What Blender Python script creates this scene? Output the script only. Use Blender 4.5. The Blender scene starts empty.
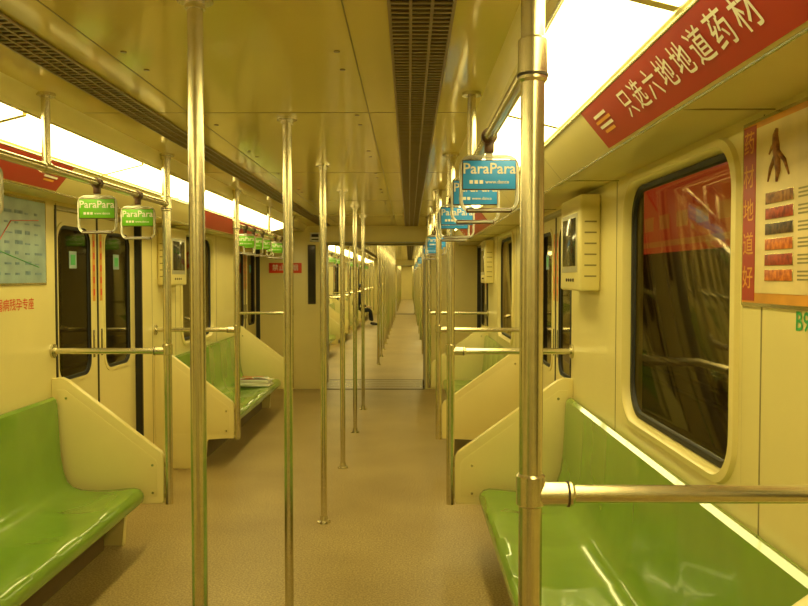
import bpy, bmesh, math, random
from mathutils import Vector, Matrix
random.seed(4)
sc = bpy.context.scene
try:
    sc.view_settings.view_transform = 'Standard'
    sc.view_settings.look = 'None'
except Exception as e:
    print(e)
C = -0.52; H = 1.397; ZC = 2.105
PU = {-1: 0.620, 1: 0.654}
def WX(s, u=0.0):
    return C + s*(H-u)

# ---------------- materials ----------------
def mat(name, col, rough=0.5, metal=0.0, ior=1.5, noise=0.0, nscale=20, bump=0.0, bscale=200, emit=None, estr=0, col2=None, coat=0.0, trans=0.0):
    m = bpy.data.materials.new(name); m.use_nodes = True
    nt = m.node_tree; b = nt.nodes['Principled BSDF']
    b.inputs['Base Color'].default_value = (*col, 1)
    b.inputs['Roughness'].default_value = rough
    b.inputs['Metallic'].default_value = metal
    b.inputs['IOR'].default_value = ior
    b.inputs['Coat Weight'].default_value = coat
    b.inputs['Transmission Weight'].default_value = trans
    if noise > 0 or col2:
        tc = nt.nodes.new('ShaderNodeTexCoord'); n = nt.nodes.new('ShaderNodeTexNoise')
        n.inputs['Scale'].default_value = nscale; n.inputs['Detail'].default_value = 6
        r = nt.nodes.new('ShaderNodeValToRGB')
        c2 = col2 if col2 else tuple(c*(1-noise) for c in col)
        r.color_ramp.elements[0].position = 0.35; r.color_ramp.elements[1].position = 0.65
        r.color_ramp.elements[0].color = (*c2, 1); r.color_ramp.elements[1].color = (*col, 1)
        nt.links.new(tc.outputs['Object'], n.inputs['Vector'])
        nt.links.new(n.outputs['Fac'], r.inputs['Fac']); nt.links.new(r.outputs['Color'], b.inputs['Base Color'])
    if bump > 0:
        tc = nt.nodes.new('ShaderNodeTexCoord'); n = nt.nodes.new('ShaderNodeTexNoise')
        n.inputs['Scale'].default_value = bscale
        bp = nt.nodes.new('ShaderNodeBump'); bp.inputs['Strength'].default_value = bump; bp.inputs['Distance'].default_value = 0.01
        nt.links.new(tc.outputs['Object'], n.inputs['Vector'])
        nt.links.new(n.outputs['Fac'], bp.inputs['Height']); nt.links.new(bp.outputs['Normal'], b.inputs['Normal'])
    if emit:
        b.inputs['Emission Color'].default_value = (*emit, 1); b.inputs['Emission Strength'].default_value = estr
    return m
M = {}
M['wall'] = mat('cream_panel', (.82,.715,.31), .30, noise=.05, nscale=3, bump=.02, bscale=400)
M['ceil'] = mat('ceiling_laminate', (.78,.64,.19), .11, noise=.05, nscale=2, bump=.015, bscale=6)
M['seat'] = mat('green_plastic', (.20,.36,.04), .20, noise=.08, nscale=6, coat=.5)
M['steel'] = mat('brushed_steel', (.72,.66,.46), .27, metal=.95, noise=.1, nscale=60)
M['black'] = mat('black_rubber', (.012,.011,.010), .5, noise=.2)
M['dark'] = mat('dark_recess', (.05,.035,.018), .7, noise=.3)
M['red'] = mat('red_advert_print', (.42,.035,.018), .35, noise=.12, nscale=2)
M['white'] = mat('white_print', (.85,.82,.7), .5, noise=.04)
M['green'] = mat('green_card', (.16,.50,.02), .4, noise=.05)
M['blue'] = mat('blue_card', (.04,.35,1.0), .4, noise=.05)
M['clear'] = mat('clear_plastic', (.85,.82,.70), .1, noise=.04, trans=.45)
M['brown'] = mat('brown_clip', (.10,.045,.02), .4, noise=.2)
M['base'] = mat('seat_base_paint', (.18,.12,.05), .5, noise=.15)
M['slat'] = mat('vent_slat', (.30,.22,.10), .4, metal=.2, noise=.1)
M['seam'] = mat('panel_seam', (.30,.25,.10), .6, noise=.1)
M['grey'] = mat('grey_plastic', (.45,.42,.30), .4, noise=.08)
M['orange'] = mat('orange_print', (.80,.36,.04), .4, noise=.25, nscale=8)
M['poster'] = mat('poster_cream', (.85,.68,.32), .3, noise=.25, nscale=6)
M['map'] = mat('map_pale_blue', (.34,.46,.46), .25, noise=.2, nscale=9)
M['mapblue'] = mat('map_blue', (.12,.22,.30), .4, noise=.3, nscale=30)
M['redtxt'] = mat('red_lettering', (.75,.06,.02), .4, noise=.1)
M['greentxt'] = mat('green_lettering', (.04,.40,.10), .4, noise=.1)
M['herb1'] = mat('herb_dark_red', (.50,.07,.02), .5, col2=(.18,.02,.01), nscale=60)
M['herb2'] = mat('herb_brown', (.45,.20,.05), .5, col2=(.15,.05,.02), nscale=60)
M['herb3'] = mat('herb_orange', (.80,.25,.03), .5, col2=(.40,.06,.01), nscale=60)
M['herb4'] = mat('herb_black', (.16,.08,.03), .5, col2=(.03,.015,.01), nscale=60)
M['skin'] = mat('skin', (.55,.34,.22), .5, noise=.1)
M['cloth'] = mat('black_cloth', (.012,.013,.02), .8, noise=.3)
M['hair'] = mat('black_hair', (.01,.009,.008), .5, noise=.3)
M['lamp'] = mat('fluorescent_diffuser', (.9,.88,.75), .4, emit=(1,.835,.32), estr=9.6)
M['plate'] = mat('gangway_plate', (.30,.23,.12), .4, metal=.3, noise=.15)
M['screen'] = mat('dark_screen', (.03,.028,.02), .1, noise=.2, nscale=2)
M['tunnel'] = mat('tunnel_concrete', (.10,.09,.07), .9, noise=.4, nscale=3)
M['tunred'] = mat('standin_red_glow', (.3,.03,.02), .6, noise=.3, nscale=4, emit=(.60,.055,.015), estr=.6)  # added glow for the red band in the right window
M['tungold'] = mat('standin_gold_glow', (.4,.25,.05), .6, noise=.3, nscale=4, emit=(.7,.20,.03), estr=.45)  # gold marks on the same added glowing panel
def glass_mat():
    m = bpy.data.materials.new('tinted_window_glass'); m.use_nodes = True
    nt = m.node_tree; nt.nodes.remove(nt.nodes['Principled BSDF']); L = nt.links
    out = nt.nodes['Material Output']
    t = nt.nodes.new('ShaderNodeBsdfTransparent')
    g = nt.nodes.new('ShaderNodeBsdfGlossy'); g.inputs['Roughness'].default_value = .04; g.inputs['Color'].default_value = (.85,.78,.6,1)
    f = nt.nodes.new('ShaderNodeFresnel')
    # thin pane: same reflectance from either side of the sheet
    ge = nt.nodes.new('ShaderNodeNewGeometry'); mr = nt.nodes.new('ShaderNodeMapRange')
    mr.inputs['To Min'].default_value = 1.5; mr.inputs['To Max'].default_value = 1/1.5
    L.new(ge.outputs['Backfacing'], mr.inputs['Value']); L.new(mr.outputs['Result'], f.inputs['IOR'])
    mx = nt.nodes.new('ShaderNodeMixShader')
    tc = nt.nodes.new('ShaderNodeTexCoord'); n = nt.nodes.new('ShaderNodeTexNoise'); n.inputs['Scale'].default_value = 1.5
    r = nt.nodes.new('ShaderNodeValToRGB'); r.color_ramp.elements[0].color = (.48,.42,.28,1); r.color_ramp.elements[1].color = (.55,.48,.33,1)
    L.new(tc.outputs['Object'], n.inputs['Vector']); L.new(n.outputs['Fac'], r.inputs['Fac']); L.new(r.outputs['Color'], t.inputs[0])
    L.new(f.outputs[0], mx.inputs[0]); L.new(t.outputs[0], mx.inputs[1]); L.new(g.outputs[0], mx.inputs[2]); L.new(mx.outputs[0], out.inputs['Surface'])
    return m
M['glass'] = glass_mat()
def floor_mat():
    m = bpy.data.materials.new('speckled_linoleum'); m.use_nodes = True
    nt = m.node_tree; b = nt.nodes['Principled BSDF']; L = nt.links
    tc = nt.nodes.new('ShaderNodeTexCoord')
    n1 = nt.nodes.new('ShaderNodeTexNoise'); n1.inputs['Scale'].default_value = 110; n1.inputs['Detail'].default_value = 3
    n2 = nt.nodes.new('ShaderNodeTexNoise'); n2.inputs['Scale'].default_value = 1.6; n2.inputs['Detail'].default_value = 5
    r1 = nt.nodes.new('ShaderNodeValToRGB'); r1.color_ramp.elements[0].position = .38; r1.color_ramp.elements[1].position = .62
    r1.color_ramp.elements[0].color = (.28,.20,.075,1); r1.color_ramp.elements[1].color = (.51,.39,.165,1)
    r2 = nt.nodes.new('ShaderNodeValToRGB'); r2.color_ramp.elements[0].position = .3; r2.color_ramp.elements[1].position = .7
    r2.color_ramp.elements[0].color = (.78,.75,.71,1); r2.color_ramp.elements[1].color = (1,1,1,1)
    mx = nt.nodes.new('ShaderNodeMix'); mx.data_type = 'RGBA'; mx.blend_type = 'MULTIPLY'; mx.inputs[0].default_value = 1
    for n in (n1, n2): L.new(tc.outputs['Object'], n.inputs['Vector'])
    L.new(n1.outputs['Fac'], r1.inputs['Fac']); L.new(n2.outputs['Fac'], r2.inputs['Fac'])
    L.new(r1.outputs['Color'], mx.inputs[6]); L.new(r2.outputs['Color'], mx.inputs[7])
    L.new(mx.outputs[2], b.inputs['Base Color']); b.inputs['Roughness'].default_value = .42
    return m
M['floor'] = floor_mat()

# ---------------- builder ----------------
_txt = {}
def text_me(s, size):
    k = (s, size)
    if k not in _txt:
        cu = bpy.data.curves.new('t', 'FONT'); cu.body = s; cu.size = size
        cu.align_x = 'CENTER'; cu.align_y = 'CENTER'; cu.resolution_u = 2
        cu.offset = size*(.012 if s.isascii() else .006)
        ob = bpy.data.objects.new('t', cu); sc.collection.objects.link(ob)
        dg = bpy.context.evaluated_depsgraph_get(); dg.update()
        me = bpy.data.meshes.new_from_object(ob.evaluated_get(dg))
        bpy.data.objects.remove(ob); _txt[k] = me
    return _txt[k]
def frame(o, xa, ya):
    xa = Vector(xa).normalized(); ya = Vector(ya).normalized(); za = xa.cross(ya)
    return Matrix(((xa.x, ya.x, za.x, o[0]), (xa.y, ya.y, za.y, o[1]), (xa.z, ya.z, za.z, o[2]), (0,0,0,1)))
class MB:
    def __init__(s): s.bm = bmesh.new(); s.mats = []
    def mi(s, k):
        if k not in s.mats: s.mats.append(k)
        return s.mats.index(k)
    def _set(s, faces, k):
        i = s.mi(k)
        for f in faces: f.material_index = i
    def box(s, x0, x1, y0, y1, z0, z1, k, bev=0, seg=2, mtx=None):
        vs = [s.bm.verts.new((x, y, z)) for x in (x0, x1) for y in (y0, y1) for z in (z0, z1)]
        F = [(0,1,3,2),(4,6,7,5),(0,4,5,1),(2,3,7,6),(0,2,6,4),(1,5,7,3)]
        fs = [s.bm.faces.new([vs[i] for i in f]) for f in F]
        s._set(fs, k)
        if mtx is not None:
            for v in vs: v.co = mtx @ v.co
        if bev:
            es = list({e for f in fs for e in f.edges})
            bmesh.ops.bevel(s.bm, geom=es, offset=bev, segments=seg, affect='EDGES', profile=.5)
    def quad(s, pts, k):
        f = s.bm.faces.new([s.bm.verts.new(p) for p in pts]); s._set([f], k)
    def prism(s, pts, d, k, bev=0, seg=2):
        n = len(pts); d = Vector(d)
        a = [s.bm.verts.new(p) for p in pts]; b = [s.bm.verts.new(Vector(p)+d) for p in pts]
        fs = [s.bm.faces.new(a), s.bm.faces.new(b[::-1])]
        for i in range(n): fs.append(s.bm.faces.new([a[i], b[i], b[(i+1) % n], a[(i+1) % n]]))
        s._set(fs, k)
        if bev:
            es = list(set(fs[0].edges) | set(fs[1].edges))
            bmesh.ops.bevel(s.bm, geom=es, offset=bev, segments=seg, affect='EDGES', profile=.5)
    def tube(s, pts, r, k, seg=20, closed=False, caps=True):
        pts = [Vector(p) for p in pts]; n = len(pts); rings = []
        prev = None
        for i, p in enumerate(pts):
            if closed: t = (pts[(i+1) % n]-pts[i-1]).normalized()
            elif i == 0: t = (pts[1]-p).normalized()
            elif i == n-1: t = (p-pts[i-1]).normalized()
            else: t = ((pts[i+1]-p).normalized()+(p-pts[i-1]).normalized()).normalized()
            if prev is None:
                up = Vector((0,0,1)) if abs(t.z) < .9 else Vector((1,0,0))
                a = t.cross(up).normalized()
            else:
                a = (prev-t*prev.dot(t)).normalized()
            prev = a; b = t.cross(a)
            rr = r[i] if isinstance(r, (list, tuple)) else r
            rings.append([s.bm.verts.new(p+(a*math.cos(q)+b*math.sin(q))*rr) for q in [2*math.pi*j/seg for j in range(seg)]])
        fs = []
        m = n if closed else n-1
        for i in range(m):
            A = rings[i]; B = rings[(i+1) % n]
            for j in range(seg): fs.append(s.bm.faces.new([A[j], A[(j+1) % seg], B[(j+1) % seg], B[j]]))
        if caps and not closed: fs += [s.bm.faces.new(rings[0][::-1]), s.bm.faces.new(rings[-1])]
        s._set(fs, k)
    def loft(s, loops, k, cap0=False, cap1=False, closed=True):
        R = [[s.bm.verts.new(p) for p in L] for L in loops]; fs = []
        n = len(R[0])
        for i in range(len(R)-1):
            for j in range(n if closed else n-1):
                q = [R[i][j], R[i][(j+1) % n], R[i+1][(j+1) % n], R[i+1][j]]
                fs.append(s.bm.faces.new(q))
        if cap0: fs.append(s.bm.faces.new(R[0][::-1]))
        if cap1: fs.append(s.bm.faces.new(R[-1]))
        s._set(fs, k)
    def mesh(s, me, mtx, k):
        vs = [s.bm.verts.new(mtx @ v.co) for v in me.vertices]
        fs = []
        for p in me.polygons:
            try: fs.append(s.bm.faces.new([vs[i] for i in p.vertices]))
            except ValueError: pass
        s._set(fs, k)
    def text(s, t, size, mtx, k): s.mesh(text_me(t, size), mtx, k)
    def done(s, name, smooth=35, recalc=True, dist=1e-5):
        bmesh.ops.remove_doubles(s.bm, verts=s.bm.verts, dist=dist)
        if recalc: bmesh.ops.recalc_face_normals(s.bm, faces=s.bm.faces)
        me = bpy.data.meshes.new(name); s.bm.to_mesh(me); s.bm.free()
        for k in s.mats: me.materials.append(M[k])
        me.shade_smooth(); me.set_sharp_from_angle(angle=math.radians(smooth))
        return me
def put(name, me, loc=(0,0,0), rz=0):
    o = bpy.data.objects.new(name, me); o.location = loc; o.rotation_euler[2] = rz
    sc.collection.objects.link(o); return o

def rr(y0, y1, z0, z1, r, n=8):
    out = []
    for cy, cz, a0 in ((y1-r, z1-r, 0), (y0+r, z1-r, 90), (y0+r, z0+r, 180), (y1-r, z0+r, 270)):
        for i in range(n+1):
            a = math.radians(a0+90*i/n)
            out.append((cy+r*math.cos(a), cz+r*math.sin(a)))
    return out

# ---------------- layout ----------------
CAR1 = dict(y0=-4.6, y1=10.10, seats=[(-3.07,-0.30),(1.43,4.20),(5.90,8.66)], doors=[0.56,4.93,9.38])
CAR2 = dict(y0=11.0, y1=30.4, seats=[(12.5,15.27),(17.0,19.77),(21.5,24.27),(26.0,28.77)], doors=[11.75,16.13,20.63,25.13,29.55])
CAR3 = dict(y0=31.3, y1=50.7, seats=[(32.8,35.57),(37.3,40.07),(41.8,44.57),(46.3,49.07)], doors=[32.05,36.43,40.93,45.43,49.9])
CARS = [CAR1, CAR2, CAR3]
WZ0, WZ1 = .895, 1.808
DW = .69; DZ1 = 1.84
WW = 1.05
def win_span(seat):
    return (seat[0]+.685, seat[0]+.685+WW)

def wall_mesh(car, s):
    b = MB(); ops = []
    for d in car['doors']:
        if d-DW > car['y0']: ops.append((d-DW, d+DW, 0.0, DZ1))
    for st in car['seats']:
        a, c = win_span(st); ops.append((a-.05, c+.05, WZ0-.05, WZ1+.035))
    ops.sort(); x0 = WX(s); x1 = WX(s)+s*.08; ZT = 1.90
    cur = car['y0']
    for a, c, z0, z1 in ops:
        b.box(x0, x1, cur, a, -.02, ZT, 'wall')
        if z0 > 0.01: b.box(x0, x1, a, c, -.02, z0, 'wall')
        b.box(x0, x1, a, c, z1, ZT, 'wall')
        cur = c
    b.box(x0, x1, cur, car['y1'], -.02, ZT, 'wall')
    for st in car['seats']:
        a, c = win_span(st)
        for y in (st[0]-.06, a-.16, c+.16, st[1]+.06):
            b.box(x0-s*.0015, x0+s*.001, y-.0025, y+.0025, .02, 1.85, 'seam')
    return b.done('wall')

def window_mesh(s, w=WW):
    b = MB(); x0 = WX(s); y0, y1 = 0, w; z0, z1 = WZ0, WZ1
    def L(ins, dep, r, tz=0):
        return [(x0+s*dep, y, z) for y, z in rr(y0+ins, y1-ins, z0+ins, z1-ins, r)]
    outer = [(x0-s*.001, y, z) for y, z in rr(y0-.052, y1+.052, z0-.052, z1+.037, .0001)]
    b.loft([outer, L(-.033, -.001, .15), L(-.028, -.014, .145), L(-.008, -.018, .135), L(.0, -.010, .13), L(.004, .02, .125)], 'wall')
    b.loft([L(.004, .02, .125), L(.008, .014, .122), L(.026, .014, .112), L(.030, .028, .11)], 'black')
    b.loft([L(.030, .028, .11), L(.031, .0285, .11)], 'glass', cap1=True)
    return b.done('window', 50)

def door_mesh(s):
    b = MB(); x0 = WX(s)
    xr = x0+s*.045
    for sg in (-1, 1):
        b.box(x0-s*.004, x0+s*.06, sg*DW-(.02 if sg > 0 else 0), sg*DW+(.02 if sg < 0 else 0), .0, DZ1, 'black')
    b.box(x0-s*.002, x0+s*.06, -DW, DW, DZ1-.02, DZ1, 'grey')
    for sg in (-1, 1):
        ya, yb = sorted((sg*.008, sg*(DW-.02)))
        wa, wb = ya+.11, yb-.11
        wz0, wz1 = .86, 1.74
        def L(ins, dep, r): return [(xr+s*dep, y, z) for y, z in rr(wa+ins, wb-ins, wz0+ins, wz1-ins, r)]
        outer = [(xr, y, z) for y, z in rr(ya, yb, .01, DZ1-.02, .0001)]
        b.loft([outer, L(-.022, 0, .10), L(-.02, -.006, .1), L(-.002, -.006, .09)], 'wall')
        b.loft([L(-.002, -.006, .09), L(.0, .004, .09), L(.016, .004, .08), L(.018, .008, .08)], 'black')
        b.loft([L(.018, .008, .08), L(.019, .008, .08)], 'glass', cap1=True)
        b.box(xr, xr+s*.03, ya, yb, .0, .012, 'wall')
        cy = (wa+wb)/2
        b.box(xr+s*.006, xr+s*.0075, cy-.05, cy+.05, 1.50, 1.60, 'map')
        b.box(xr+s*.0045, xr+s*.0058, cy-.03, cy+.03, 1.52, 1.58, 'greentxt')
        b.box(xr-s*.004, xr+s*.003, (.05 if sg > 0 else -.075), (.075 if sg > 0 else -.05), .95, 1.12, 'steel', bev=.003)
        yy = sg*.055
        b.box(xr-s*.0025, xr-s*.001, yy-.018, yy+.018, 1.30, 1.72, 'orange')
        for i in range(5):
            b.box(xr-s*.0035, xr-s*.0025, yy-.010, yy+.010, 1.335+i*.075, 1.375+i*.075, 'redtxt')
    b.box(xr-s*.004, xr+s*.02, -.010, .010, .0, DZ1-.02, 'black')
    b.box(x0-s*.02, x0+s*.06, -DW, DW, 0, .006, 'steel')
    return b.done('door', 40)

def seat_mesh(s, length=2.66):
    b = MB()
    prof = [(.004,.79),(.010,.808),(.028,.812),(.045,.80),(.052,.77),(.056,.70),(.060,.60),(.066,.50),(.078,.42),(.098,.365),(.13,.335),(.18,.322),
            (.26,.318),(.34,.322),(.41,.330),(.455,.333),(.485,.325),(.503,.305),(.508,.28),(.502,.255),(.485,.245),(.46,.25),(.42,.27),(.2,.27),(.06,.27),(.004,.30)]
    n = 6; loops = []
    N = 90
    for i in range(N+1):
        t = i/N; y = t*length
        ph = (t*n) % 1.0
        dip = math.sin(math.pi*ph)**.7 if 0 < ph < 1 else 0
        L = []
        for j, (u, z) in enumerate(prof):
            dz = 0; du = 0
            if 9 <= j <= 15: dz = -.006*dip
            if 4 <= j <= 8: du = -.005*dip
            e = min(t, 1-t)*length
            k = 0
            if e < .015 and j < 21: k = .006*(1-e/.015)
            L.append((WX(s, u+du-k*.5), y, z+dz-(k if 8 < j < 18 else 0)))
        loops.append(L)
    b.loft(loops, 'seat', True, True)
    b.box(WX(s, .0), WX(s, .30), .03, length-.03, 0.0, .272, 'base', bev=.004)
    for k in range(1, 4):
        y = k*length/4
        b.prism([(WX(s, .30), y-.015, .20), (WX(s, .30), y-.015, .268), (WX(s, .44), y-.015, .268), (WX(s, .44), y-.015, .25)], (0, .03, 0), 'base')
    return b.done('seat', 40)

def partition_mesh(s):
    b = MB(); t = .045; q = PU[s]-.624+.012-.012
    pts = [(0,.905),(.05,.91),(.085,.895),(.585+q,.510),(.600+q,.48),(.602+q,.45),(.602+q,.25),(.595+q,.23),(.40,.23),(.385,.21),(.375,0.0),(0,0.0)]
    b.prism([(WX(s, u), -t/2, z) for u, z in pts], (0, t, 0), 'wall', bev=.006)
    p2 = [(.03,.845),(.075,.845),(.56+q,.47),(.57+q,.445),(.57+q,.27),(.03,.27)]
    for yy in (-t/2-.003, t/2-.001):
        b.prism([(WX(s, u), yy, z) for u, z in p2], (0, .004, 0), 'wall', bev=.0015)
    for u, z in ((.54,.44),(.54,.29),(.08,.80)):
        b.tube([(WX(s, u), -t/2-.006, z), (WX(s, u), t/2+.006, z)], .007, 'steel', 10)
    return b.done('part', 30)

def ppole_mesh(s):
    b = MB(); x = WX(s, PU[s])
    b.tube([(x, 0, .225), (x, 0, ZC)], .0215, 'steel', 24)
    b.tube([(x, 0, ZC-.03), (x, 0, ZC-.012), (x, 0, ZC-.011), (x, 0, ZC)], [.027, .027, .045, .045], 'steel', 24)
    b.tube([(x, 0, 1.80), (x, 0, 1.805), (x, 0, 1.875), (x, 0, 1.88)], [.0225, .0265, .0265, .0225], 'steel', 24)
    b.tube([(x, 0, 1.81), (x, 0, 1.815)], [.028, .028], 'dark', 24)
    b.tube([(x, 0, 1.03), (x, 0, 1.034), (x, 0, 1.086), (x, 0, 1.09)], [.0225, .0265, .0265, .0225], 'steel', 24)
    for z in (.27, .44):
        b.box(x-.014, x+.014, -.018, .018, z-.015, z+.015, 'steel', bev=.003)
        b.box(min(x, x+s*.03), max(x, x+s*.03), -.012, .012, z-.012, z+.012, 'steel')
    return b.done('pp', 35)
def rail_mesh(s):
    b = MB(); x = WX(s, PU[s]); w = WX(s)
    b.tube([(x, 0, 1.052), (w, 0, 1.052)], .0165, 'steel', 20)
    b.tube([(x+s*.016, 0, 1.052), (x+s*.075, 0, 1.052), (x+s*.08, 0, 1.052)], [.022, .022, .017], 'steel', 20)
    b.tube([(x+s*.066, 0, 1.052), (x+s*.070, 0, 1.052)], .0235, 'dark', 20)
    b.tube([(w-s*.014, 0, 1.052), (w-s*.012, 0, 1.052), (w, 0, 1.052)], [.02, .038, .038], 'steel', 20)
    return b.done('rail', 35)
def cpole_mesh():
    b = MB()
    b.tube([(0, 0, 0), (0, 0, ZC)], .0185, 'steel', 24)
    b.tube([(0, 0, ZC-.028), (0, 0, ZC-.012), (0, 0, ZC-.011), (0, 0, ZC)], [.024, .024, .042, .042], 'steel', 24)
    b.tube([(0, 0, 0), (0, 0, .010), (0, 0, .012), (0, 0, .04)], [.040, .038, .025, .022], 'steel', 24)
    return b.done('cp', 35)
def ohrail_mesh(s, L=2.77):
    b = MB(); x = WX(s, PU[s])
    b.tube([(x, .02, 1.84), (x, L-.02, 1.84)], .0155, 'steel', 20)
    for y in (L*.5,):
        b.tube([(x, y, 1.84), (x, y, ZC)], .0155, 'steel', 16)
        b.tube([(x, y, ZC-.012), (x, y, ZC)], .034, 'steel', 20)
        b.tube([(x, y-.03, 1.84), (x, y+.03, 1.84)], .020, 'steel', 20)
    for y in (.03, L-.03):
        b.tube([(x, y-.012, 1.84), (x, y+.03, 1.84)] if y < 1 else [(x, y-.03, 1.84), (x, y+.012, 1.84)], .0195, 'steel', 20)
    return b.done('oh', 35)
def strap_mesh(col):
    b = MB()
    b.tube([(0, -.014, 0), (0, .014, 0)], .0225, 'brown', 16)
    b.box(-.013, .013, -.011, .011, -.045, -.012, 'brown', bev=.003)
    b.box(-.010, .010, -.0025, .0025, -.066, -.04, 'white')
    out = []
    for x, z in rr(-.078, .078, -.205, -.056, .028, 6): out.append((x, 0, z))
    b.tube(out, .0055, 'clear', 10, closed=True)
    b.box(-.064, .064, -.009, .009, -.211, -.198, 'clear', bev=.004)
    b.box(-.076, .076, -.006, .006, -.148, -.064, col, bev=.003)
    for sg in (1, -1):
        m = frame((0, -.0072*sg, -.090), (sg, 0, 0), (0, 0, 1))
        b.text('ParaPara', .042, m, 'white')
        for dx in (-.05, -.036, -.022):
            b.box(dx*sg-.005, dx*sg+.005, -.0072*sg-.0003, -.0072*sg+.0003, -.131, -.121, 'white')
        m = frame((.022*sg, -.0072*sg, -.126), (sg, 0, 0), (0, 0, 1))
        b.text('www.dance', .014, m, 'white')
    return b.done('strap', 35)
def lamp_mesh(s, L=1.22):
    b = MB()
    p = [(.535, 2.031), (.345, 1.983)]
    q0 = (WX(s, p[0][0]), p[0][1]); q1 = (WX(s, p[1][0]), p[1][1])
    prof = [q0, q1, (q1[0], q1[1]+.03), (q0[0], q0[1]+.03)]
    b.prism([(x, 0.0, z) for x, z in prof], (0, L, 0), 'lamp')
    return b.done('lamp', 40)
def lampend(s, L=.03):
    b = MB()
    p = [(.535, 2.031), (.345, 1.983)]
    q0 = (WX(s, p[0][0]), p[0][1]); q1 = (WX(s, p[1][0]), p[1][1])
    prof = [(q0[0], q0[1]-.001), (q1[0], q1[1]-.001), (q1[0], q1[1]+.03), (q0[0], q0[1]+.03)]
    b.prism([(x, 0.0, z) for x, z in prof], (0, L, 0), 'wall')
    return b.done('lampend', 40)
def cove_mesh(car, s):
    b = MB(); L = car['y1']-car['y0']; y0 = car['y0']
    prof = [(.612,ZC),(.60,2.098),(.575,2.045),(.55,2.033),(.535,2.050),(.345,2.02),(.342,1.98),(.335,1.972),(.240,1.856),(.228,1.85),(.0,1.862),(-.06,1.87),(-.06,2.2),(.612,2.2)]
    b.prism([(WX(s, u), y0, z) for u, z in prof], (0, L, 0), 'wall')
    for u, z in ((.556, 2.036), (.336, 1.970), (.232, 1.851)):
        b.tube([(WX(s, u), y0, z), (WX(s, u), y0+L, z)], .004, 'steel', 8)
    y = y0+.9
    while y < car['y1']:
        d = Vector((WX(s,.335), 0, 1.972)); e = Vector((WX(s,.240), 0, 1.856))
        b.quad([(d.x-s*.001, y-.002, d.z), (e.x-s*.001, y-.002, e.z-.001), (e.x-s*.001, y+.002, e.z-.001), (d.x-s*.001, y+.002, d.z)], 'seam')
        b.box(min(WX(s,.22), WX(s,.0)), max(WX(s,.22), WX(s,.0)), y-.0015, y+.0015, 1.850, 1.853, 'seam')
        y += 1.4
    return b.done('cove', 35, recalc=True)

wm = {s: window_mesh(s) for s in (-1, 1)}
dm = {s: door_mesh(s) for s in (-1, 1)}
sm = {s: seat_mesh(s) for s in (-1, 1)}
pm = {s: partition_mesh(s) for s in (-1, 1)}
ppm = {s: ppole_mesh(s) for s in (-1, 1)}
rm = {s: rail_mesh(s) for s in (-1, 1)}
om = {s: ohrail_mesh(s) for s in (-1, 1)}
lm = {s: lamp_mesh(s) for s in (-1, 1)}
le = {s: lampend(s) for s in (-1, 1)}
cpm = cpole_mesh()
stm = {-1: strap_mesh('green'), 1: strap_mesh('blue')}

wi = 0; di = 0
for ci, car in enumerate(CARS):
    y0, y1 = car['y0'], car['y1']
    b = MB(); b.box(C-H-.08, C+H+.08, y0, y1, -.08, 0, 'floor'); put('floor' , b.done('floor'))
    b = MB(); b.box(C-H+.60, C+H-.60, y0, y1, ZC, ZC+.06, 'ceil')
    y = y0+.55
    while y < y1:
        b.box(C-H+.62, C+H-.62, y-.002, y+.002, ZC-.0012, ZC+.001, 'seam'); y += 1.8
    for sg in (-1, 1):
        xx = C+sg*.36
        b.box(xx-.002, xx+.002, y0, y1, ZC-.0012, ZC+.001, 'seam')
        y = y0+.7
        while y < y1 and ci < 2:
            for q in (-.1, .1): b.tube([(xx-sg*.05, y+q, ZC-.003), (xx-sg*.05, y+q, ZC)], .009, 'slat', 12)
            y += .9
    put('ceiling', b.done('ceiling'))
    for s in (-1, 1):
        side = 'left' if s < 0 else 'right'
        put('wall_'+side, wall_mesh(car, s))
        put('trim_cove_'+side, cove_mesh(car, s))
        b = MB(); xc = C+s*.55; hw = .078 if s > 0 else .06
        zt = ZC
        b.box(xc-hw, xc+hw, y0+.1, y1-.05, zt-.003, zt, 'dark')
        for k in (-hw, -hw/3, hw/3, hw):
            b.box(xc+k-.004, xc+k+.004, y0+.1, y1-.05, zt-.009, zt-.003, 'slat')
        y = y0+.12; st = .034 if ci == 0 else .3
        while y < y1-.06:
            b.box(xc-hw, xc+hw, y, y+.012, zt-.007, zt-.003, 'slat'); y += st
        put('air_vent', b.done('vent'))
        for d in car['doors']:
            di += 1; put('door_%d' % di, dm[s], (0, d, 0))
        for a, e in car['seats']:
            wi += 1; put('window_%d' % wi, wm[s], (0, win_span((a, e))[0], 0))
            put('bench_seat', sm[s], (0, a+.05, 0))
            for yy in (a, e):
                put('seat_partition', pm[s], (0, yy, 0))
                put('grab_pole', ppm[s], (0, yy, 0))
                put('handrail', rm[s], (0, yy, 0))
            put('overhead_handrail', om[s], (0, a, 0))
        y = y0+.1 if ci else 1.6-1.25*4
        while y+1.22 < y1:
            put('ceiling_light', lm[s], (0, y, 0)); put('trim_light_joint', le[s], (0, y+1.22, 0)); y += 1.25
ys = [-2.2, 1.86, 3.25, 4.59, 5.92, 7.28, 8.56] + [12.9+1.36*i for i in range(12)] + [33.2+1.36*i for i in range(12)]
for y in ys:
    put('grab_pole', cpm, (-.502, y, 0))
SX = {s: WX(s, PU[s]) for s in (-1, 1)}
for s, L in ((1, [2.2, 2.66, 3.68, 3.98, 6.4, 6.9, 8.0, 8.35]), (-1, [1.95, 2.35, 3.27, 3.76, 6.22, 6.55, 6.95, 7.6, 7.95])):
    L = L+[13.2, 14.4, 17.6, 18.9, 22.1, 23.4]
    for y in L:
        put('hanging_strap_handle', stm[s], (SX[s], y, 1.84))

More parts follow.
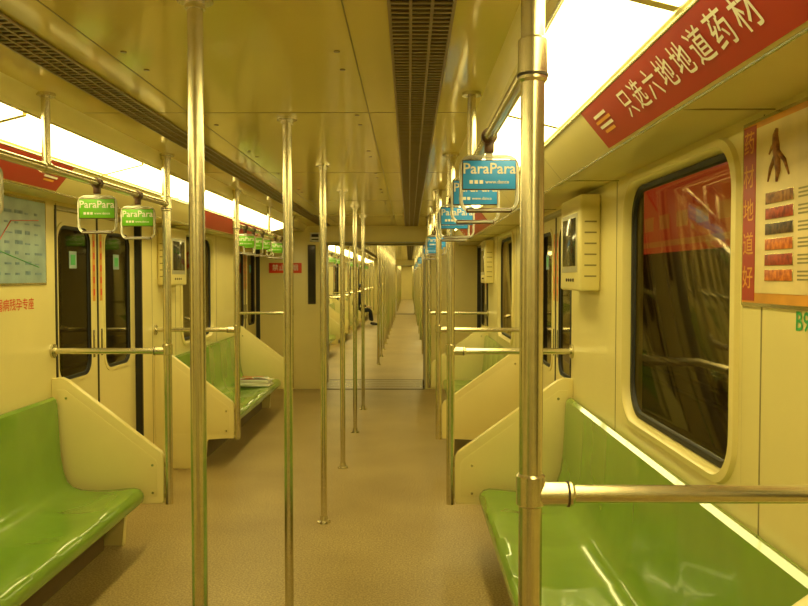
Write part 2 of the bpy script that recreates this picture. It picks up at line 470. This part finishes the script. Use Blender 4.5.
# ---------------- car end portals & gangways ----------------
def endwall(ya, yb, name, opening=True):
    b = MB(); xa, xb = -1.13, .20; zt = 1.90
    XL, XR = C-H-.08, C+H+.08
    if opening:
        b.box(XL, xa, ya, yb, 0, 2.2, 'wall', bev=.006)
        b.box(xb, XR, ya, yb, 0, 2.2, 'wall', bev=.006)
        b.box(xa-.01, xb+.01, ya, yb, zt, 2.2, 'wall', bev=.006)
        f = ya-.006
        b.box(xa-.012, xa, f, yb+.006, 0, zt, 'grey'); b.box(xb, xb+.012, f, yb+.006, 0, zt, 'grey')
        b.box(xa, xb, f, yb+.006, zt-.012, zt, 'grey')
    else:
        b.box(XL, XR, ya, yb, 0, 2.2, 'wall')
    put(name, b.done(name))
endwall(10.10, 10.20, 'wall_end')
endwall(10.92, 11.00, 'wall_end')
endwall(30.40, 30.50, 'wall_end')
endwall(31.22, 31.30, 'wall_end')
endwall(50.7, 50.8, 'wall_end', False)
endwall(-4.7, -4.6, 'wall_end', False)
for g0, g1 in ((10.2, 10.92), (30.5, 31.22)):
    b = MB()
    xa, xb = -1.10, .17
    n = 8; w = (g1-g0)/n
    for k in range(n):
        yy = g0+k*w
        b.box(xa-.08, xa-.02, yy+.005, yy+w-.005, 0, 1.98, 'grey', bev=.015)
        b.box(xb+.04, xb+.10, yy+.005, yy+w-.005, 0, 1.98, 'grey', bev=.015)
        b.box(xa-.08, xb+.10, yy+.005, yy+w-.005, 1.92, 1.98, 'grey', bev=.015)
    b.box(xa-.09, xa-.07, g0, g1, 0, 2.0, 'dark'); b.box(xb+.09, xb+.11, g0, g1, 0, 2.0, 'dark'); b.box(xa-.09, xb+.11, g0, g1, 1.97, 2.0, 'dark')
    put('gangway_bellows', b.done('gang'))
    b = MB()
    b.box(xa-.02, xb+.02, g0-.1, g1+.08, .0, .004, 'plate')
    b.box(xa-.02, xb+.02, g0-.12, g0-.10, .0, .006, 'dark')
    b.box(xa-.02, xb+.02, g1+.08, g1+.10, .0, .006, 'dark')
    b.box(xa-.02, xb+.02, g0, g1, -.08, .0, 'plate')
    for k in range(1, 4): b.box(xa, xb, g0-.1+k*.23, g0-.09+k*.23, .004, .006, 'steel')
    put('gangway_floor_plate', b.done('plate'))
b = MB()
b.box(-1.30, -1.20, 10.085, 10.10, 1.10, 1.86, 'dark', bev=.004)
b.box(-1.29, -1.21, 10.082, 10.086, 1.12, 1.84, 'screen')
put('equipment_cabinet_door', b.done('cab'))
b = MB()
b.box(-1.27, -1.14, 10.075, 10.10, 1.90, 2.02, 'white', bev=.004); b.box(-1.25, -1.16, 10.072, 10.075, 1.96, 2.0, 'dark'); b.box(-1.25, -1.16, 10.072, 10.075, 1.92, 1.94, 'dark')
put('car_number_sign', b.done('sign'))
b = MB()
b.box(-1.80, -1.38, 10.085, 10.10, 1.50, 1.63, 'redtxt', bev=.003)
b.text('禁止吸烟', .085, frame((-1.59, 10.083, 1.565), (1,0,0), (0,0,1)), 'white')
put('red_notice_sign', b.done('sign'))

# ---------------- banners ----------------
def banner(s, ya, yb, txt):
    b = MB()
    A = Vector((WX(s, .333), 0, 1.967)); B = Vector((WX(s, .243), 0, 1.858))
    up = (A-B).normalized(); nrm = Vector((-s*up.z, 0, -abs(up.x))).normalized()
    o = nrm*.003
    p = [A+nrm*.0005, A+o, B+o, B+nrm*.0005]
    b.prism([(q.x, ya, q.z) for q in p], (0, yb-ya, 0), 'red')
    mid = (A+B)/2+nrm*.0045
    xa = (0, -s, 0)
    if txt:
        n = len(txt); yc = 1.75; pitch = .104
        for i, ch in enumerate(txt):
            yy = yc+s*(n/2-.5-i)*pitch
            b.text(ch, .088, frame((mid.x, yy, mid.z), xa, up), 'white')
    yl = yb-.14
    for k, (dz, w) in enumerate(((.030, .12), (.012, .15), (-.006, .13), (-.024, .1))):
        q = mid+up*dz
        b.box(-w/2, w/2, -.005, .005, -.0004, .0004, 'orange' if k % 2 else 'white', mtx=frame((q.x, yl, q.z), xa, up))
    return b.done('banner')
put('advertising_banner', banner(1, .75, 2.50, '只选六地地道药材'))
put('advertising_banner', banner(-1, 1.0, 3.72, '只选六地地道药材'))
put('advertising_banner', banner(-1, 6.1, 8.5, ''))
put('advertising_banner', banner(1, 6.1, 8.5, ''))

# ---------------- poster right ----------------
b = MB(); x = WX(1); ya, yb, z0, z1 = 1.28, 2.055, 1.385, 1.835
b.box(x-.006, x, ya-.01, yb+.01, z0-.01, z1+.01, 'steel', bev=.002)
b.box(x-.008, x-.005, ya, yb, z0, z1, 'orange')
b.box(x-.0095, x-.008, ya+.01, yb-.078, z0+.025, z1-.015, 'poster')
b.box(x-.0095, x-.008, yb-.074, yb-.004, z0+.005, z1-.005, 'red')
for i, ch in enumerate('药材地道好'):
    b.text(ch, .062, frame((x-.0102, yb-.038, z1-.05-i*.085), (0,-1,0), (0,0,1)), 'orange')
def gp(y, z): return (x-.0105, yb-y, z)
b.tube([gp(.19, 1.80), gp(.185, 1.785), gp(.19, 1.76), gp(.195, 1.73), gp(.20, 1.70), gp(.19, 1.675)], [.004, .008, .011, .010, .008, .003], 'herb2', 10)
b.tube([gp(.19, 1.74), gp(.16, 1.71), gp(.145, 1.68)], [.007, .005, .002], 'herb2', 8)
b.tube([gp(.195, 1.745), gp(.23, 1.72), gp(.25, 1.685)], [.007, .005, .002], 'herb2', 8)
b.tube([gp(.19, 1.770), gp(.165, 1.76), gp(.15, 1.745)], [.005, .004, .002], 'herb2', 8)
ks = ['herb2', 'herb1', 'herb4', 'herb3', 'herb1', 'herb3', 'herb2']
for i in range(6):
    b.box(x-.0115, x-.0095, yb-.275, yb-.135, 1.625-i*.037, 1.653-i*.037, ks[i], bev=.001)
    for j in range(3):
        b.box(x-.0103, x-.0095, yb-.44, yb-.295, 1.645-i*.037-j*.009, 1.649-i*.037-j*.009, 'seam')
for j in range(3):
    b.box(x-.0115, x-.0095, yb-.70, yb-.56, 1.60-j*.08, 1.665-j*.08, ks[j+2], bev=.001)
b.text('道地药材', .06, frame((x-.0102, yb-.50, 1.755), (0,-1,0), (0,0,1)), 'red')
put('herb_advert_poster', b.done('poster'))
b = MB()
b.text('B9', .062, frame((x-.0015, 1.75, 1.348), (0,-1,0), (0,0,1)), 'greentxt')
put('door_number_sticker', b.done('b9'))
# ---------------- map left ----------------
b = MB(); x = WX(-1); ya, yb, z0, z1 = 3.26, 4.12, 1.42, 1.835
b.box(x, x+.006, ya-.012, yb+.012, z0-.012, z1+.012, 'steel', bev=.002)
b.box(x+.005, x+.008, ya, yb, z0, z1, 'map')
for i in range(8):
    for j in range(7):
        yy = ya+.04+i*.1; zz = z0+.04+j*.05
        b.box(x+.008, x+.0088, yy, yy+random.uniform(.03, .08), zz, zz+random.uniform(.006, .02), 'mapblue')
b.tube([(x+.009, ya+.05, z0+.1), (x+.009, ya+.3, z0+.12), (x+.009, ya+.5, z0+.3), (x+.009, yb-.08, z0+.32)], .002, 'redtxt', 6)
b.tube([(x+.009, ya+.1, z1-.05), (x+.009, ya+.4, z0+.15), (x+.009, yb-.08, z0+.08)], .002, 'greentxt', 6)
put('route_map', b.done('map'))
b = MB()
b.text('老弱病残孕专座', .062, frame((x+.0015, 3.78, 1.31), (0,1,0), (0,0,1)), 'redtxt')
put('priority_seat_lettering', b.done('pt'))

# ---------------- wall monitor boxes ----------------
def monitor(s):
    b = MB(); w = WX(s); xf = WX(s, .095)
    x0, x1 = sorted((w, xf))
    b.box(x0, x1, 0, .46, 1.385, 1.83, 'wall', bev=.012, seg=3)
    f = xf-s*.002
    b.box(min(f, f+s*.004), max(f, f+s*.004), .05, .41, 1.47, 1.75, 'grey', bev=.0015)
    f2 = xf-s*.004
    b.box(min(f2, f2+s*.004), max(f2, f2+s*.004), .075, .385, 1.50, 1.73, 'screen', bev=.0015)
    for k in range(4):
        b.tube([(xf-s*.005, .14+k*.05, 1.435), (xf, .14+k*.05, 1.435)], .008, 'dark', 10)
    for k in range(6):
        for yy in (-.001, .459):
            b.box(x0+.02, x1-.02, yy, yy+.002, 1.45+k*.05, 1.457+k*.05, 'seam')
    return b.done('mon', 30)
mm = {s: monitor(s) for s in (-1, 1)}
put('wall_monitor', mm[1], (0, 3.60, 0)); put('wall_monitor', mm[-1], (0, 5.97, 0)); put('wall_monitor', mm[1], (0, 8.1, 0))

# ---------------- newspaper stack ----------------
b = MB(); z = 0
for k in range(6):
    a = math.radians(random.uniform(-14, 14)); m = Matrix.Rotation(a, 4, 'Z') @ Matrix.Translation((random.uniform(-.02, .02), random.uniform(-.02, .02), 0))
    b.box(-.16, .16, -.12, .12, z, z+.009, 'white', mtx=m)
    z += .0095
m = Matrix.Rotation(math.radians(12), 4, 'Z')
b.box(-.155, .155, -.115, .115, z, z+.005, 'white', mtx=m); z += .005
b.box(-.15, .15, -.05, -.02, z, z+.0008, 'redtxt', mtx=m); b.box(-.15, -.02, .0, .10, z, z+.0008, 'herb3', mtx=m)
for k in range(7): b.box(.0, .14, .0+k*.014, .006+k*.014, z, z+.0008, 'mapblue', mtx=m)
loops = []
for i in range(9):
    t = i/8
    loops.append([(-.15+.3*t, -.11, z+.002+.03*math.sin(math.pi*t)*1), (-.15+.3*t, .02, z+.002+.015*math.sin(math.pi*t))])
b.loft(loops, 'white', closed=False)
b.box(-.12, .10, -.10, -.07, z+.030, z+.0315, 'redtxt')
put('newspaper_stack', b.done('news'), (-1.60, 8.1, .334), .1)

# ---------------- seated passenger ----------------
def skinobj(name, V, E, R, k, parent, sub=2):
    me = bpy.data.meshes.new(name); me.from_pydata(V, E, []); o = bpy.data.objects.new(name, me)
    sc.collection.objects.link(o); md = o.modifiers.new('Skin', 'SKIN')
    for i, r in enumerate(R): me.skin_vertices[0].data[i].radius = (r if isinstance(r, tuple) else (r, r))
    me.skin_vertices[0].data[0].use_root = True
    md.use_smooth_shade = True
    sd = o.modifiers.new('Sub', 'SUBSURF'); sd.levels = sub; sd.render_levels = sub
    me.materials.append(M[k]); o.parent = parent
    return o
def person(loc):
    e = bpy.data.objects.new('seated_passenger', None); sc.collection.objects.link(e); e.location = loc
    V = [(0,0,.46),(.0,0,.58),(.03,0,.74),(.07,0,.90),(.10,0,.985),
         (.02,.09,.44),(.42,.13,.46),(.44,.12,.12),
         (.02,-.09,.44),(.44,-.12,.46),(.50,-.13,.12),
         (.08,.16,.93),(.10,.22,.70),(.30,.13,.56),
         (.08,-.16,.93),(.12,-.22,.70),(.32,-.12,.56)]
    E = [(0,1),(1,2),(2,3),(3,4),(0,5),(5,6),(6,7),(0,8),(8,9),(9,10),(3,11),(11,12),(12,13),(3,14),(14,15),(15,16)]
    R = [(.14,.12),(.135,.11),(.14,.11),(.13,.10),.06, .095,.062,.048,.095,.062,.048, .065,.047,.035,.065,.047,.035]
    skinobj('clothed_body', V, E, R, 'cloth', e)
    for sg, kx in ((1, .44), (-1, .50)):
        skinobj('shoe', [(kx-.02, sg*.125, .05), (kx+.06, sg*.13, .045), (kx+.19, sg*.14, .035)], [(0,1),(1,2)], [.05,.042,.034], 'hair', e)
        wx, wy = (.30, .13) if sg > 0 else (.32, -.12)
        HV = [(wx, wy, .56), (wx+.06, wy-sg*.005, .555), (wx+.10, wy-sg*.008, .55)]; HE = [(0,1),(1,2)]; HR = [.026,(.034,.02),(.034,.018)]
        for f in range(4):
            o = (f-1.5)*.02; Lf = (.065,.078,.072,.055)[f]
            i = len(HV)
            HV += [(wx+.105, wy-sg*.008+o, .550), (wx+.105+Lf*.55, wy-sg*.008+o*1.1, .545), (wx+.105+Lf, wy-sg*.008+o*1.15, .525)]
            HE += [(2, i), (i, i+1), (i+1, i+2)]; HR += [.0095,.009,.008]
        i = len(HV); HV += [(wx+.06, wy-sg*.045, .545), (wx+.09, wy-sg*.06, .535)]; HE += [(1, i), (i, i+1)]; HR += [.011,.009]
        skinobj('hand', HV, HE, HR, 'skin', e, 1)
    b = MB()
    def ell(c, r, k, n=16, cut=None):
        loops = []
        for i in range(1, n):
            a = math.pi*i/n
            loops.append([(c[0]+r[0]*math.sin(a)*math.cos(q), c[1]+r[1]*math.sin(a)*math.sin(q), c[2]+r[2]*math.cos(a)) for q in [2*math.pi*j/24 for j in range(24)]])
        b.loft(loops, k, True, True)
    ell((.15,0,1.12), (.092,.075,.115), 'skin'); ell((.175,0,1.06), (.06,.052,.055), 'skin')
    ell((.125,0,1.145), (.095,.083,.105), 'hair')
    ell((.245,0,1.105), (.014,.013,.026), 'skin')
    for sg in (1, -1):
        ell((.14, sg*.080, 1.11), (.018,.01,.03), 'skin'); ell((.228, sg*.032, 1.128), (.01,.014,.007), 'hair')
    ell((.228,0,1.058), (.01,.022,.006), 'redtxt')
    b.tube([(.09,0,.96), (.12,0,1.02), (.14,0,1.07)], [.055,.05,.05], 'skin', 16)
    h = put('head', b.done('head', 60)); h.parent = e
person((-1.60, 23.6, -.0))

# ---------------- tunnel outside ----------------
for s in (-1, 1):
    b = MB(); xw = WX(s)+s*.95
    b.box(min(xw, xw+s*.2), max(xw, xw+s*.2), -6, 52, -1.2, 3.6, 'tunnel')
    for k in range(3):
        b.tube([(xw-s*.05, -6, .7+k*.09), (xw-s*.05, 52, .7+k*.09)], .02, 'dark', 8)
    put('tunnel_wall_'+('left' if s < 0 else 'right'), b.done('tw'))
b = MB(); xw = WX(1)+.93  # added glowing panel, stands in for the red band seen in the window
b.box(xw-.04, xw, 3.9, 7.6, 1.62, 2.5, 'tunred', bev=.01)
b.box(xw-.045, xw-.04, 3.95, 7.5, 1.66, 1.70, 'tungold')
for k in range(5): b.box(xw-.045, xw-.04, 4.3+k*.35, 4.5+k*.35, 1.78, 1.88, 'tungold')
put('red_band_standin', b.done('tl'))

w = bpy.data.worlds.new('tunnel_dark'); sc.world = w; w.use_nodes = True
w.node_tree.nodes['Background'].inputs[0].default_value = (.02,.018,.01,1)
w.node_tree.nodes['Background'].inputs[1].default_value = .3

cd = bpy.data.cameras.new('camera'); cam = bpy.data.objects.new('camera', cd); sc.collection.objects.link(cam)
cam.location = (0, 0, 1.45); cd.sensor_width = 36; cd.lens = 785/808*36; cd.clip_start = .05; cd.clip_end = 200
cam.rotation_euler = (math.radians(90-1.9), 0, math.radians(.365))
sc.camera = cam
